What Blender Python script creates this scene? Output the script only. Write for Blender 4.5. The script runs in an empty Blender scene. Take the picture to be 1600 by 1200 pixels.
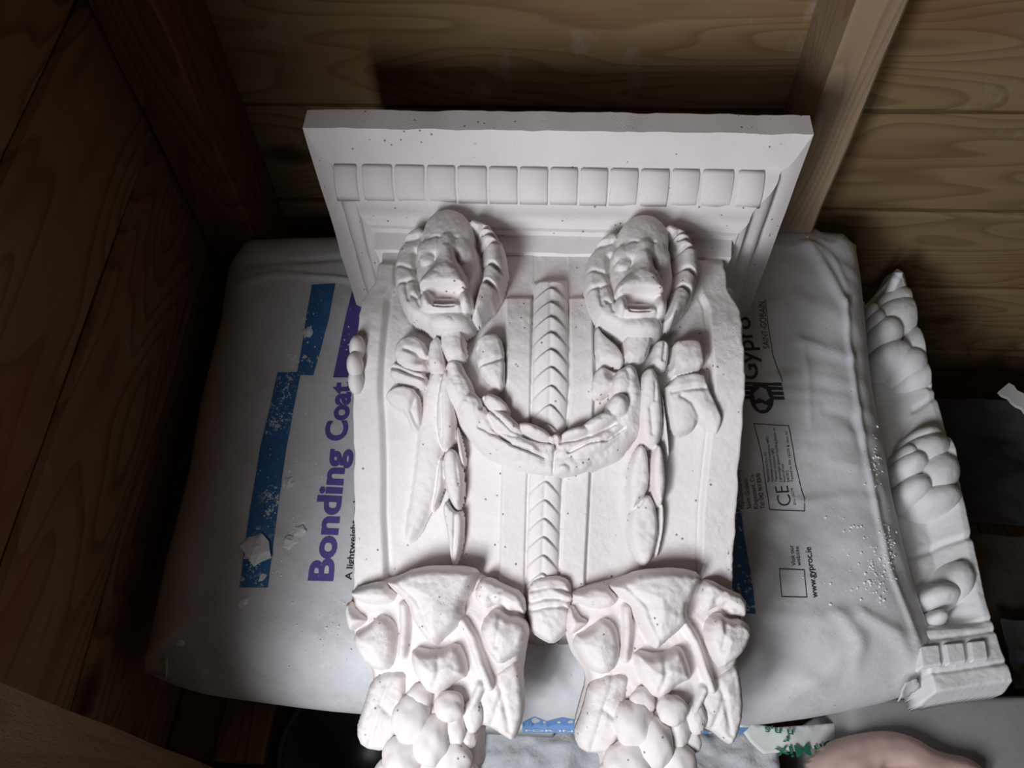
import bpy, bmesh, math, random
import numpy as np
from mathutils import Vector, Matrix
random.seed(7); rng = np.random.default_rng(7)
C = bpy.context.scene.collection
scene = bpy.context.scene

# ------------------------------------------------------------------ camera
F = 1200.0
def nrm(a):
    a = np.array(a, float); return a/np.linalg.norm(a)
_dn = nrm((38, -800, -1200)); _Z = -_dn
_X = np.array((22800, -662, 1200.)); _X = nrm(_X-_X.dot(_Z)*_Z); _Y = np.cross(_Z, _X)
MW = np.array([_X, _Y, _Z])
CAM = np.array((0, 0, 1.05))
cd = bpy.data.cameras.new('camera'); cam = bpy.data.objects.new('camera', cd); C.objects.link(cam)
cd.sensor_fit = 'HORIZONTAL'; cd.sensor_width = 36; cd.lens = 36*F/1600; cd.clip_start = .01
m4 = Matrix([list(MW[0])+[CAM[0]], list(MW[1])+[CAM[1]], list(MW[2])+[CAM[2]], [0, 0, 0, 1]])
cam.matrix_world = m4; scene.camera = cam

# ------------------------------------------------------------------ light
w = bpy.data.worlds.new('world'); scene.world = w; w.use_nodes = True
w.node_tree.nodes['Background'].inputs[0].default_value = (.80, .88, 1, 1)
w.node_tree.nodes['Background'].inputs[1].default_value = .035
def area(name, loc, aim, sx, sy, power, col):
    l = bpy.data.lights.new(name, 'AREA'); l.shape = 'RECTANGLE'; l.size = sx; l.size_y = sy
    l.energy = power; l.color = col
    o = bpy.data.objects.new(name, l); C.objects.link(o); o.location = loc
    o.rotation_euler = (Vector(aim)-Vector(loc)).to_track_quat('-Z', 'Y').to_euler(); return o
area('daylight_at_door', (-.303, -.35, .92), (-.02, .19, .41), .15, .30, 6.3, (.94, .965, 1.0))
area('daylight_fill', (-.64, -1.30, 1.50), (.1, .3, .45), .42, .9, 15.0, (.92, .95, 1.0))
vs = scene.view_settings; vs.view_transform = 'Standard'; vs.look = 'None'; vs.gamma = 1; vs.exposure = 0
vs.use_curve_mapping = False

# ------------------------------------------------------------------ projection measuring helpers
def ray(px, py): return MW@np.array(((px-800)/F, (600-py)/F, -1.))
def on(px, py, ax, val):
    r = ray(px, py); return CAM + r*(val-CAM[ax])/r[ax]
def proj(P):
    c = (P-CAM)@MW
    return 800+F*c[..., 0]/-c[..., 2], 600-F*c[..., 1]/-c[..., 2]

# ------------------------------------------------------------------ object helpers
def tag(o, label=None, cat=None, group=None, kind=None):
    if label: o['label'] = label
    if cat: o['category'] = cat
    if group: o['group'] = group
    if kind: o['kind'] = kind
    return o
def link(name, me, mat, parent=None, smooth=False):
    o = bpy.data.objects.new(name, me); C.objects.link(o)
    if mat and not me.materials: me.materials.append(mat)
    if parent: o.parent = parent
    if smooth: me.polygons.foreach_set('use_smooth', [True]*len(me.polygons))
    return o
def thing(name, label, cat, loc=(0, 0, 0), group=None):
    o = bpy.data.objects.new(name, None); C.objects.link(o); o.empty_display_size = .05
    return tag(o, label, cat, group)
def pydata(V, Fc):
    me = bpy.data.meshes.new('m'); me.from_pydata([tuple(v) for v in V], [], Fc); me.update(); return me
def np_mesh(V, Q):
    V = np.asarray(V, np.float32); Q = np.asarray(Q, np.int32)
    me = bpy.data.meshes.new('m'); k = Q.shape[1]
    me.vertices.add(len(V)); me.vertices.foreach_set('co', V.ravel())
    me.loops.add(Q.size); me.loops.foreach_set('vertex_index', Q.ravel())
    me.polygons.add(len(Q)); me.polygons.foreach_set('loop_start', np.arange(len(Q))*k)
    me.polygons.foreach_set('loop_total', np.full(len(Q), k))
    me.update(calc_edges=True); me.validate(); return me
def grid_mesh(P, keep=None, bottom=None):
    """P n,m,3 vertex grid; keep n,m mask; bottom n,m,3 closes the solid below the kept area"""
    n, m = P.shape[:2]
    idx = np.arange(n*m).reshape(n, m)
    q = np.stack([idx[:-1, :-1], idx[1:, :-1], idx[1:, 1:], idx[:-1, 1:]], -1)
    if keep is None: fm = np.ones((n-1, m-1), bool)
    else: fm = keep[:-1, :-1] & keep[1:, :-1] & keep[1:, 1:] & keep[:-1, 1:]
    Q = q[fm]; V = P.reshape(-1, 3)
    if bottom is not None:
        N = n*m; fp = np.zeros((n+1, m+1), bool); fp[1:-1, 1:-1] = fm
        add = [q[fm][:, ::-1]+N]
        A = fp[1:-1, 1:-1]
        e = A & ~fp[:-2, 1:-1]; a = q[e]; add.append(np.stack([a[:, 0], a[:, 3], a[:, 3]+N, a[:, 0]+N], -1))
        e = A & ~fp[2:, 1:-1]; a = q[e]; add.append(np.stack([a[:, 2], a[:, 1], a[:, 1]+N, a[:, 2]+N], -1))
        e = A & ~fp[1:-1, :-2]; a = q[e]; add.append(np.stack([a[:, 1], a[:, 0], a[:, 0]+N, a[:, 1]+N], -1))
        e = A & ~fp[1:-1, 2:]; a = q[e]; add.append(np.stack([a[:, 3], a[:, 2], a[:, 2]+N, a[:, 3]+N], -1))
        Q = np.concatenate([Q]+add); V = np.concatenate([V, bottom.reshape(-1, 3)])
    used = np.zeros(len(V), bool); used[Q.ravel()] = True
    rm = np.cumsum(used)-1
    return np_mesh(V[used], rm[Q])
def box(bm, x0, x1, y0, y1, z0, z1):
    vs_ = [bm.verts.new(p) for p in ((x0,y0,z0),(x1,y0,z0),(x1,y1,z0),(x0,y1,z0),(x0,y0,z1),(x1,y0,z1),(x1,y1,z1),(x0,y1,z1))]
    for f in ((0,3,2,1),(4,5,6,7),(0,1,5,4),(1,2,6,5),(2,3,7,6),(3,0,4,7)): bm.faces.new([vs_[i] for i in f])
def bm_obj(name, bm, mat, parent=None, bevel=0, smooth=False):
    if bevel: bmesh.ops.bevel(bm, geom=bm.edges[:], offset=bevel, segments=2, affect='EDGES', profile=.6)
    bmesh.ops.recalc_face_normals(bm, faces=bm.faces[:])
    me = bpy.data.meshes.new(name); bm.to_mesh(me); bm.free()
    return link(name, me, mat, parent, smooth)

# ------------------------------------------------------------------ numpy value noise
def _hash(ix, iy, s):
    h = (ix*374761393 + iy*668265263 + s*1442695041) & 0xffffffff
    h = ((h ^ (h >> 13))*1274126177) & 0xffffffff
    return ((h ^ (h >> 16)) & 0xffff)/65535.0
def vnoise(x, y, s=0):
    x = np.asarray(x, float); y = np.asarray(y, float)
    ix = np.floor(x).astype(np.int64); iy = np.floor(y).astype(np.int64)
    fx = x-ix; fy = y-iy; fx = fx*fx*(3-2*fx); fy = fy*fy*(3-2*fy)
    return ((_hash(ix, iy, s)*(1-fx)+_hash(ix+1, iy, s)*fx)*(1-fy) + (_hash(ix, iy+1, s)*(1-fx)+_hash(ix+1, iy+1, s)*fx)*fy)*2-1
def fbm(x, y, s=0, o=3):
    r = 0; a = 1
    for i in range(o): r = r+a*vnoise(x*2**i, y*2**i, s+i); a *= .5
    return r
def sstep(a, b, x):
    t = np.clip((x-a)/(b-a), 0, 1); return t*t*(3-2*t)
def seg_dist(X, Y, pts, vals=None):
    """distance to a polyline, and an interpolated value along it"""
    D = np.full(np.shape(X), 1e9); Vv = np.zeros(np.shape(X))
    for i in range(len(pts)-1):
        ax, ay = pts[i]; bx, by = pts[i+1]; dx, dy = bx-ax, by-ay
        t = np.clip(((X-ax)*dx+(Y-ay)*dy)/(dx*dx+dy*dy+1e-12), 0, 1)
        d = np.hypot(X-ax-t*dx, Y-ay-t*dy)
        if vals is not None:
            v = vals[i]*(1-t)+vals[i+1]*t
            b = (d/np.maximum(v, 1e-6)) < (D/np.maximum(Vv, 1e-6)) if i else np.ones(np.shape(X), bool)
            Vv = np.where(b, v, Vv); D = np.where(b, d, D)
        else: D = np.minimum(D, d)
    return D, Vv
def smooth_poly(pts, it=2):
    p = [np.array(q, float) for q in pts]
    for _ in range(it):
        r = []
        for i in range(len(p)):
            a = p[i]; b = p[(i+1) % len(p)]; r += [a*.75+b*.25, a*.25+b*.75]
        p = r
    return p
def poly_sd(X, Y, pts):
    D = np.full(np.shape(X), 1e9); ins = np.zeros(np.shape(X), bool); n = len(pts)
    for i in range(n):
        ax, ay = pts[i]; bx, by = pts[(i+1) % n]; dx, dy = bx-ax, by-ay
        t = np.clip(((X-ax)*dx+(Y-ay)*dy)/(dx*dx+dy*dy+1e-12), 0, 1)
        D = np.minimum(D, np.hypot(X-ax-t*dx, Y-ay-t*dy))
        c = ((ay > Y) != (by > Y)); ins ^= c & (X < (bx-ax)*(Y-ay)/(by-ay+1e-12)+ax)
    return np.where(ins, D, -D)
class Relief:
    """height field (mm) written over a grid, coordinates measured in photo pixels"""
    def __init__(s, X, Y, base=-20.): s.X, s.Y = X, Y; s.H = np.full(X.shape, base)
    def mx(s, h, k=0):
        if k:
            t = np.clip(.5+.5*(h-s.H)/k, 0, 1); s.H = s.H*(1-t)+h*t+k*t*(1-t)
        else: s.H = np.maximum(s.H, h)
    def dome(s, cx, cy, rx, ry, h, ang=0, base=0, k=1.2, pw=.5, tilt=(0, 0)):
        a = math.radians(ang); u = (s.X-cx)*math.cos(a)+(s.Y-cy)*math.sin(a); v = -(s.X-cx)*math.sin(a)+(s.Y-cy)*math.cos(a)
        d = np.sqrt((u/rx)**2+(v/ry)**2)
        H = np.where(d < 1, h*np.power(np.clip(1-d*d, 0, 1), pw), -(d-1)*(h*2.5+base*3))+base + (s.X-cx)*tilt[0]+(s.Y-cy)*tilt[1]
        s.mx(H, k)
    def stroke(s, pts, rad, h, base=0, k=1.2, pw=.5):
        if not hasattr(rad, '__len__'): rad = [rad]*len(pts)
        D, R = seg_dist(s.X, s.Y, pts, rad); d = D/np.maximum(R, 1e-3)
        s.mx(np.where(d < 1, h*np.power(np.clip(1-d*d, 0, 1), pw), -(d-1)*(h*2+base*2.5))+base, k)
    def poly(s, pts, h, edge=8, bulge=3, bw=30, base=0, k=1.0, tilt=(0, 0), sm=2):
        P = smooth_poly(pts, sm); sd = poly_sd(s.X, s.Y, P)
        cx = sum(p[0] for p in P)/len(P); cy = sum(p[1] for p in P)/len(P)
        t = np.clip(sd/edge, 0, 1); hh = h*np.sqrt(np.clip(1-(1-t)**2, 0, 1)) + bulge*np.clip(sd/bw, 0, 1)**.8
        H = np.where(sd > 0, hh, sd*(h+base)/min(edge, 6))+base+((s.X-cx)*tilt[0]+(s.Y-cy)*tilt[1])*(sd > 0)
        s.mx(H, k)
    def cut(s, pts, wd, depth):
        D, _ = seg_dist(s.X, s.Y, pts); s.H = s.H-depth*np.exp(-(D/wd)**2)
    def cutd(s, cx, cy, rx, ry, depth, ang=0):
        a = math.radians(ang); u = (s.X-cx)*math.cos(a)+(s.Y-cy)*math.sin(a); v = -(s.X-cx)*math.sin(a)+(s.Y-cy)*math.cos(a)
        s.H = s.H-depth*np.exp(-((u/rx)**2+(v/ry)**2))
    def noise(s, amp, sc, seed=0): s.H = s.H+amp*fbm(s.X/sc, s.Y/sc, seed)
def blur(H, n=1):
    for _ in range(n):
        P = np.pad(H, 1, 'edge'); H = (P[:-2, 1:-1]+P[2:, 1:-1]+P[1:-1, :-2]+P[1:-1, 2:]+4*P[1:-1, 1:-1])/8
    return H

# ------------------------------------------------------------------ materials
def new_mat(name):
    m = bpy.data.materials.new(name); m.use_nodes = True; nt = m.node_tree
    return m, nt, nt.nodes['Principled BSDF']
def nd(nt, t, **kw):
    n = nt.nodes.new(t)
    for k, v in kw.items(): setattr(n, k, v)
    return n
def coords(nt, scale=(1, 1, 1), kind='Object'):
    tc = nd(nt, 'ShaderNodeTexCoord'); mp = nd(nt, 'ShaderNodeMapping'); mp.inputs['Scale'].default_value = scale
    nt.links.new(tc.outputs[kind], mp.inputs[0]); return mp.outputs[0]
def noise(nt, vec, scale, detail=4, rough=.5, dist=0):
    n = nd(nt, 'ShaderNodeTexNoise'); n.inputs['Scale'].default_value = scale; n.inputs['Detail'].default_value = detail
    n.inputs['Roughness'].default_value = rough; n.inputs['Distortion'].default_value = dist
    nt.links.new(vec, n.inputs['Vector']); return n.outputs['Fac']
def ramp(nt, fac, stops):
    r = nd(nt, 'ShaderNodeValToRGB'); e = r.color_ramp.elements
    while len(e) < len(stops): e.new(.5)
    for i, (p, c) in enumerate(stops): e[i].position = p; e[i].color = (*c, 1) if len(c) == 3 else c
    nt.links.new(fac, r.inputs[0]); return r.outputs[0]
def mix(nt, fac, a, b, mode='MIX'):
    n = nd(nt, 'ShaderNodeMix', data_type='RGBA', blend_type=mode)
    for s_, v in ((0, fac), (6, a), (7, b)):
        if hasattr(v, 'is_output'): nt.links.new(v, n.inputs[s_])
        elif s_ == 0: n.inputs[0].default_value = v
        else: n.inputs[s_].default_value = (*v, 1)
    return n.outputs[2]
def bump(nt, bs, h, dist, strength=1.0):
    b = nd(nt, 'ShaderNodeBump'); b.inputs['Distance'].default_value = dist; b.inputs['Strength'].default_value = strength
    nt.links.new(h, b.inputs['Height']); nt.links.new(b.outputs[0], bs.inputs['Normal'])
G = (0, 0, 0); W1 = (1, 1, 1)
def plaster(name, col, pore_col=(.30, .22, .18), pores=True):
    m, nt, bs = new_mat(name); v = coords(nt)
    c = mix(nt, ramp(nt, noise(nt, v, 22, 5, .6), [(.35, G), (.75, W1)]), col, tuple(x*.93 for x in col))
    if pores:
        vo = nd(nt, 'ShaderNodeTexVoronoi'); vo.inputs['Scale'].default_value = 150; nt.links.new(v, vo.inputs['Vector'])
        sel = noise(nt, v, 60, 2); mm = nd(nt, 'ShaderNodeMath', operation='MULTIPLY')
        nt.links.new(ramp(nt, vo.outputs['Distance'], [(.10, W1), (.17, G)]), mm.inputs[0])
        nt.links.new(ramp(nt, sel, [(.56, G), (.60, W1)]), mm.inputs[1])
        c = mix(nt, mm.outputs[0], c, pore_col)  # scattered pores coloured dark brown
        v2 = nd(nt, 'ShaderNodeTexVoronoi'); v2.inputs['Scale'].default_value = 420; nt.links.new(v, v2.inputs['Vector'])
        h = mix(nt, .5, ramp(nt, v2.outputs['Distance'], [(.1, G), (.3, W1)]), noise(nt, v, 900, 3))
        h2 = mix(nt, ramp(nt, noise(nt, v, 30, 3), [(.5, G), (.62, W1)]), (.75, .75, .75), h)
        h3 = mix(nt, mm.outputs[0], h2, G)
        bump(nt, bs, h3, .0006, .55)
    else: bump(nt, bs, noise(nt, v, 300, 4), .0006, .5)
    nt.links.new(c, bs.inputs['Base Color']); bs.inputs['Roughness'].default_value = .8
    bs.inputs['Specular IOR Level'].default_value = .25
    return m
PL = plaster('cast_plaster', (.80, .748, .738))
PL2 = plaster('white_plaster', (.80, .80, .81), pores=False)
def wood(name, axis, light, dark, red=(.16, .055, .02), gscale=1.0, dusty=0.0, knots=1.0):
    """axis: 0 grain along x, 1 along y, 2 along z"""
    m, nt, bs = new_mat(name)
    tc = nd(nt, 'ShaderNodeTexCoord'); oi = nd(nt, 'ShaderNodeObjectInfo')
    add = nd(nt, 'ShaderNodeVectorMath', operation='MULTIPLY_ADD'); add.inputs[1].default_value = (3.1, 5.7, 4.3)
    nt.links.new(oi.outputs['Random'], add.inputs[0]); nt.links.new(tc.outputs['Object'], add.inputs[2])
    def mp(sc):
        n = nd(nt, 'ShaderNodeMapping'); n.inputs['Scale'].default_value = sc; nt.links.new(add.outputs[0], n.inputs[0]); return n.outputs[0]
    def sc(along, across): 
        s_ = [across]*3; s_[axis] = along; return tuple(s_)
    # contour-like growth figure: a stretched noise cut into rings
    n1 = noise(nt, mp(sc(1.6*gscale, 9*gscale)), 1.0, 2, .45)
    ml = nd(nt, 'ShaderNodeMath', operation='MULTIPLY'); ml.inputs[1].default_value = 22; nt.links.new(n1, ml.inputs[0])
    fr = nd(nt, 'ShaderNodeMath', operation='FRACT'); nt.links.new(ml.outputs[0], fr.inputs[0])
    ring = ramp(nt, fr.outputs[0], [(0, G), (.55, (.25, .25, .25)), (.88, W1), (1, G)])
    fine = noise(nt, mp(sc(6, 260)), 1.0, 3, .6)
    c = mix(nt, ring, light, dark)
    c = mix(nt, ramp(nt, fine, [(.35, G), (.7, W1)]), c, tuple(a*.62 for a in dark), 'MIX') if False else mix(nt, .35, c, mix(nt, fine, light, dark))
    c = mix(nt, ramp(nt, noise(nt, mp(sc(2, 7)), 1.0, 2), [(.5, G), (.75, (.7, .7, .7))]), c, red)
    vo = nd(nt, 'ShaderNodeTexVoronoi'); vo.inputs['Scale'].default_value = 1; nt.links.new(mp(sc(3.6, 9)), vo.inputs['Vector'])
    kn = ramp(nt, vo.outputs['Distance'], [(.05*knots, W1), (.16*knots, G)])
    c = mix(nt, kn, c, tuple(a*.35 for a in red))
    if dusty:
        du = ramp(nt, noise(nt, mp(sc(14, 9)), 1.0, 5, .65), [(.60, G), (.8, (dusty,)*3)])
        c = mix(nt, du, c, (.62, .62, .66))
    nt.links.new(c, bs.inputs['Base Color']); bs.inputs['Roughness'].default_value = .72; bs.inputs['Specular IOR Level'].default_value = .2
    bump(nt, bs, mix(nt, .5, fine, ring), .0008, .5)
    return m
WX = wood('pine_cladding', 0, (.29, .205, .105), (.165, .108, .048), dusty=.35)
WY = wood('stained_cladding', 1, (.27, .165, .078), (.13, .068, .030), red=(.16, .05, .018), gscale=.9, dusty=.12)
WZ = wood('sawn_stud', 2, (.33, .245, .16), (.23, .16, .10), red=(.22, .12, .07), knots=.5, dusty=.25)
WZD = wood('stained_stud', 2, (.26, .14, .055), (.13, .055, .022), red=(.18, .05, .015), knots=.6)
def plain(name, col, rough=.6, sc=40, var=.15, bmp=.0004, spec=.3, col2=None):
    m, nt, bs = new_mat(name); v = coords(nt)
    c = mix(nt, ramp(nt, noise(nt, v, sc, 5, .6), [(.3, G), (.72, W1)]), col, col2 or tuple(x*(1-var) for x in col))
    nt.links.new(c, bs.inputs['Base Color']); bs.inputs['Roughness'].default_value = rough; bs.inputs['Specular IOR Level'].default_value = spec
    bump(nt, bs, noise(nt, v, sc*6, 4), bmp, .5); return m
def bag_material():
    m, nt, bs = new_mat('printed_paper_sack'); v = coords(nt)
    c = mix(nt, ramp(nt, noise(nt, v, 9, 4, .6), [(.4, G), (.75, W1)]), (.66, .66, .69), (.58, .575, .60))
    dust = ramp(nt, noise(nt, v, 75, 6, .7), [(.60, G), (.68, (.5, .5, .5))])
    c = mix(nt, dust, c, (.70, .68, .66))
    gr = ramp(nt, noise(nt, v, 28, 6, .72), [(.52, G), (.66, (.55, .55, .55))]); c = mix(nt, gr, c, (.50, .47, .44))
    sc_ = ramp(nt, noise(nt, v, 130, 7, .75), [(.60, G), (.64, (.6, .6, .6))]); c = mix(nt, sc_, c, (.74, .73, .72))
    sp = ramp(nt, noise(nt, v, 260, 3, .6), [(.70, G), (.75, (.8, .8, .8))]); c = mix(nt, sp, c, (.28, .25, .22))
    nt.links.new(c, bs.inputs['Base Color']); bs.inputs['Roughness'].default_value = .48; bs.inputs['Specular IOR Level'].default_value = .35
    bump(nt, bs, noise(nt, v, 42, 7, .65), .0022, .55); return m
BAG = bag_material()
def ink(name, col, worn=.60):
    m, nt, bs = new_mat(name); v = coords(nt)
    k = ramp(nt, noise(nt, v, 190, 5, .7), [(worn, G), (worn+.03, W1)])
    k2 = ramp(nt, noise(nt, v, 24, 3, .6), [(.47, (.04, .04, .04)), (.56, W1)])
    mm = mix(nt, 1.0, k, k2, 'MULTIPLY')
    c = mix(nt, mm, mix(nt, noise(nt, v, 30, 4), col, tuple(min(1, a*1.25+.01) for a in col)), (.66, .65, .64))
    nt.links.new(c, bs.inputs['Base Color']); bs.inputs['Roughness'].default_value = .45; return m
INK_B = ink('blue_ink', (.03, .12, .29), .56); INK_P = ink('purple_ink', (.085, .065, .27), .66); INK_K = ink('black_ink', (.03, .03, .035), .72)
INK_LB = ink('pale_blue_ink', (.13, .26, .50), .66); INK_G = ink('green_ink', (.01, .12, .075), .62); INK_W = ink('white_ink', (.6, .66, .7), .7)
MGREY = plain('dusty_grey', (.60, .61, .64), .85, 25, .35, .003)
MBLACK = plain('black_plastic', (.018, .018, .02), .35, 12, .3)
MPINK = plain('pink_clay', (.60, .42, .38), .45, 18, .2, .0006)
MPAPER = plain('white_paper', (.70, .72, .70), .6, 25, .1)
MDARK = plain('dark_cloth', (.022, .028, .036), .8, 14, .5, .004, col2=(.06, .05, .05))
MBROWN = plain('brown_cloth', (.13, .095, .075), .85, 14, .4, .004)
MTAPE = plain('clear_film', (.20, .25, .30), .25, 14, .5, .002, .6)

# ================================================================== the shed
def struct(name, bm, mat, parent=None, bevel=0):
    o = bm_obj(name, bm, mat, parent, bevel); o['kind'] = 'structure'; return o
YW = .69; XW = -.40
def rough_plank(axis, L0, L1, h0, h1, th, mat, parent, slope=0, seed=0, name='plank'):
    """board running along x (axis 0, on the back wall) or y (axis 1, on the left wall) with chamfered long edges"""
    n = 14; V = []; Fc = []
    prof = [(th, h0), (.004, h0+.0012), (0, h0+.006), (0, h1-.006), (.004, h1-.0012), (th, h1)]
    for i in range(n+1):
        a = L0+(L1-L0)*i/n
        for (d, h) in prof:
            h += .0009*math.sin(a*17+seed*2.1)
            d2 = d+.0007*math.sin(a*9+seed)
            if axis == 0: V.append((a, YW+d2, h))
            else: V.append((XW-d2, a, h+slope*a))
    k = len(prof)
    for i in range(n):
        for j in range(k-1): Fc.append((i*k+j, i*k+j+1, (i+1)*k+j+1, (i+1)*k+j))
    for e in (0, n): Fc.append(tuple(e*k+j for j in range(k)))
    me = pydata(V, Fc); bm = bmesh.new(); bm.from_mesh(me)
    return bm_obj(name, bm, mat, parent)
bm = bmesh.new(); box(bm, -.5, 1.5, YW+.02, YW+.05, 0, 2.3); wb = struct('wall_back', bm, WX)
zs = [-.002, .133, .267, .400, .535, .669, .803, .937, 1.071, 1.205]
for i in range(len(zs)-1): rough_plank(0, -.42, 1.45, zs[i], zs[i+1]-.001, .02, WX, wb, seed=i)
bm = bmesh.new(); box(bm, XW-.05, XW-.02, -.9, YW+.05, 0, 2.3); wl = struct('wall_left', bm, WY)
z0 = -.09
for i in range(9): rough_plank(1, -.012, YW, z0+.1455*i, z0+.1455*(i+1)-.001, .02, WY, wl, slope=.115, seed=i+20)
bm = bmesh.new(); box(bm, 1.45, 1.48, -.9, YW+.05, 0, 2.3); struct('wall_right', bm, WX)
bm = bmesh.new(); box(bm, -.45, 1.48, -.9, YW+.05, 2.1, 2.14); struct('ceiling', bm, WX)
fl = bmesh.new(); box(fl, -.45, 1.48, -.95, YW+.05, -.06, -.02); fo = struct('floor', fl, WY)
for i in range(11):
    bm = bmesh.new(); x0 = -.40+i*.17; box(bm, x0+.001, x0+.168, -.95, YW, -.019, 0)
    bm_obj('floorboard', bm, WY, fo, .0015)
bm = bmesh.new(); box(bm, -.45, -.252, -.05, -.015, 0, 2.1); box(bm, .80, 1.48, -.05, -.015, 0, 2.1); struct('wall_front_unseen', bm, WX)  # unseen front wall; left edge placed to keep the sack's left end shaded
# studs
WZP = wood('rough_sawn_post', 2, (.34, .235, .14), (.22, .145, .085), red=(.20, .10, .05), knots=.4)
_b = [n for n in WZP.node_tree.nodes if n.type == 'BUMP'][0]; _b.inputs['Distance'].default_value = .004; _b.inputs['Strength'].default_value = 1
_n = noise(WZP.node_tree, coords(WZP.node_tree, (1, 1, .35)), 260, 5, .7); WZP.node_tree.links.new(_n, _b.inputs['Height'])
def stud(name, x0, x1, y0, y1, z0, z1, mat, label, seed):
    n = 26; V = []; Fc = []
    for i in range(n+1):
        z = z0+(z1-z0)*i/n; e = [.0007*math.sin(z*43+seed+q*2.3) for q in range(4)]
        c = .0025
        for (x, y, q) in ((x0+c, y0, 0), (x1-c, y0, 1), (x1, y0+c, 1), (x1, y1, 2), (x0, y1, 3), (x0, y0+c, 0)):
            V.append((x+e[q], y+e[(q+1) % 4], z))
    for i in range(n):
        for j in range(6): Fc.append((i*6+j, i*6+(j+1) % 6, (i+1)*6+(j+1) % 6, (i+1)*6+j))
    Fc.append(tuple(range(6))[::-1]); Fc.append(tuple(n*6+j for j in range(6)))
    me = pydata(V, Fc); bm = bmesh.new(); bm.from_mesh(me)
    o = bm_obj(name, bm, mat); o['kind'] = 'structure'; o['label'] = label; return o
stud('trim_1', .231, .272, .60, YW, 0, 2.1, WZ, 'pale sawn timber stud on the plank wall behind the right end of the sack', 1)
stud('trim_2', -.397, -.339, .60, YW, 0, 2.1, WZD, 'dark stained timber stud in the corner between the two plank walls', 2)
stud('trim_3', -.40, -.335, .01, .092, 0, 2.1, WZP, 'rough sawn timber post at the front end of the left plank wall', 3)

# ================================================================== the big sack of plaster
def bag_plane(y): return .36+(y-.15)*.235
BAGT = .05
_out_px = [(355,470),(362,432),(385,400),(402,390),(460,388),(600,384),(800,380),(1000,378),(1180,378),(1245,378),(1262,371),(1275,380),(1310,383),(1324,398),(1335,391),(1334,410),(1341,450),(1348,520),(1355,600),(1363,650),(1374,700),(1387,780),(1402,850),(1418,910),(1434,960),(1450,1000),(1462,1030),(1461,1052),(1444,1068),(1430,1082),(1380,1098),(1330,1110),(1260,1123),(1190,1132),(1000,1134),(850,1132),(700,1126),(590,1118),(520,1112),(460,1105),(380,1094),(320,1085),(280,1073),(250,1061),(228,1051),(238,1020),(262,900),(300,752),(318,640),(338,560),(350,510)]
def unbag(px, py, d):
    r = ray(px, py); t = (.36-.15*.235+d-CAM[2])/(r[2]-.235*r[1]); p = CAM+t*r; return p[0], p[1]
BAG_OUT = [unbag(px, py, -BAGT) for px, py in _out_px]
def B2(pts): return [unbag(px, py, 0) for px, py in pts]
_ridges = [(B2([(1262,378),(1285,415),(1312,455),(1322,470)]), .006, .0045), (B2([(1275,380),(1300,400),(1325,440)]), .004, .002),
    (B2([(1250,530),(1290,548),(1335,556)]), .005, .003), (B2([(1150,600),(1230,610),(1330,622)]), .004, .0015),
    (B2([(1255,535),(1262,580),(1266,660)]), .003, .0012), (B2([(1215,590),(1260,585),(1330,600)]), .006, .002),
    (B2([(1322,470),(1338,600),(1352,690),(1372,790),(1392,880),(1425,960),(1444,1020)]), .0035, .003),
    (B2([(1300,720),(1340,730)]), .003, .0014), (B2([(1250,785),(1330,775),(1370,780)]), .004, .0014),
    (B2([(1310,960),(1345,1000),(1340,1040)]), .006, .003), (B2([(1230,1095),(1290,1060),(1340,1010)]), .007, .003),
    (B2([(1200,960),(1280,970),(1340,960)]), .008, .002), (B2([(1350,960),(1400,990),(1440,1040)]), .005, .0035),
    (B2([(1405,1085),(1425,1055),(1445,1040)]), .004, .003), (B2([(1120,1000),(1220,1040),(1330,1100)]), .010, .003),
    (B2([(850,1010),(870,1060),(900,1100)]), .006, .003), (B2([(890,1000),(880,1050),(850,1100)]), .005, .002),
    (B2([(370,442),(430,428),(500,432),(560,440)]), .0035, .0028), (B2([(235,1048),(265,1035),(300,1040)]), .005, .003),
    (B2([(380,410),(460,405),(560,400)]), .004, -.002), (B2([(240,1045),(300,1063),(380,1080)]), .003, -.0015),
    (B2([(1290,640),(1330,650),(1350,700)]), .005, -.002), (B2([(1160,480),(1250,470),(1330,500)]), .012, .002)]
def bag_z(x, y, side=1):
    x = np.asarray(x, float); y = np.asarray(y, float)
    sd = np.maximum(poly_sd(x, y, BAG_OUT), 0); e = .062
    t = np.clip(sd/e, 0, 1); pr = np.power(np.clip(1-(1-t)**2.2, 0, 1), .5)
    z = bag_plane(y)-BAGT+side*BAGT*pr
    if side > 0:
        wv = .0018*fbm(x*9, y*9, 3)+.0007*fbm(x*30+y*9, y*36, 8)
        rgt = sstep(.12, .3, x); wv = wv+rgt*.0022*(1-np.abs(vnoise(x*14+y*10, y*46, 12))*2)*.6
        for pts, wd, h in _ridges:
            D, _ = seg_dist(x, y, pts); wv = wv+h*np.exp(-(D/wd)**2)
        z = z+wv*np.clip(sd/.02, 0, 1)
    else: z = z-.012*pr
    return z
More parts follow.
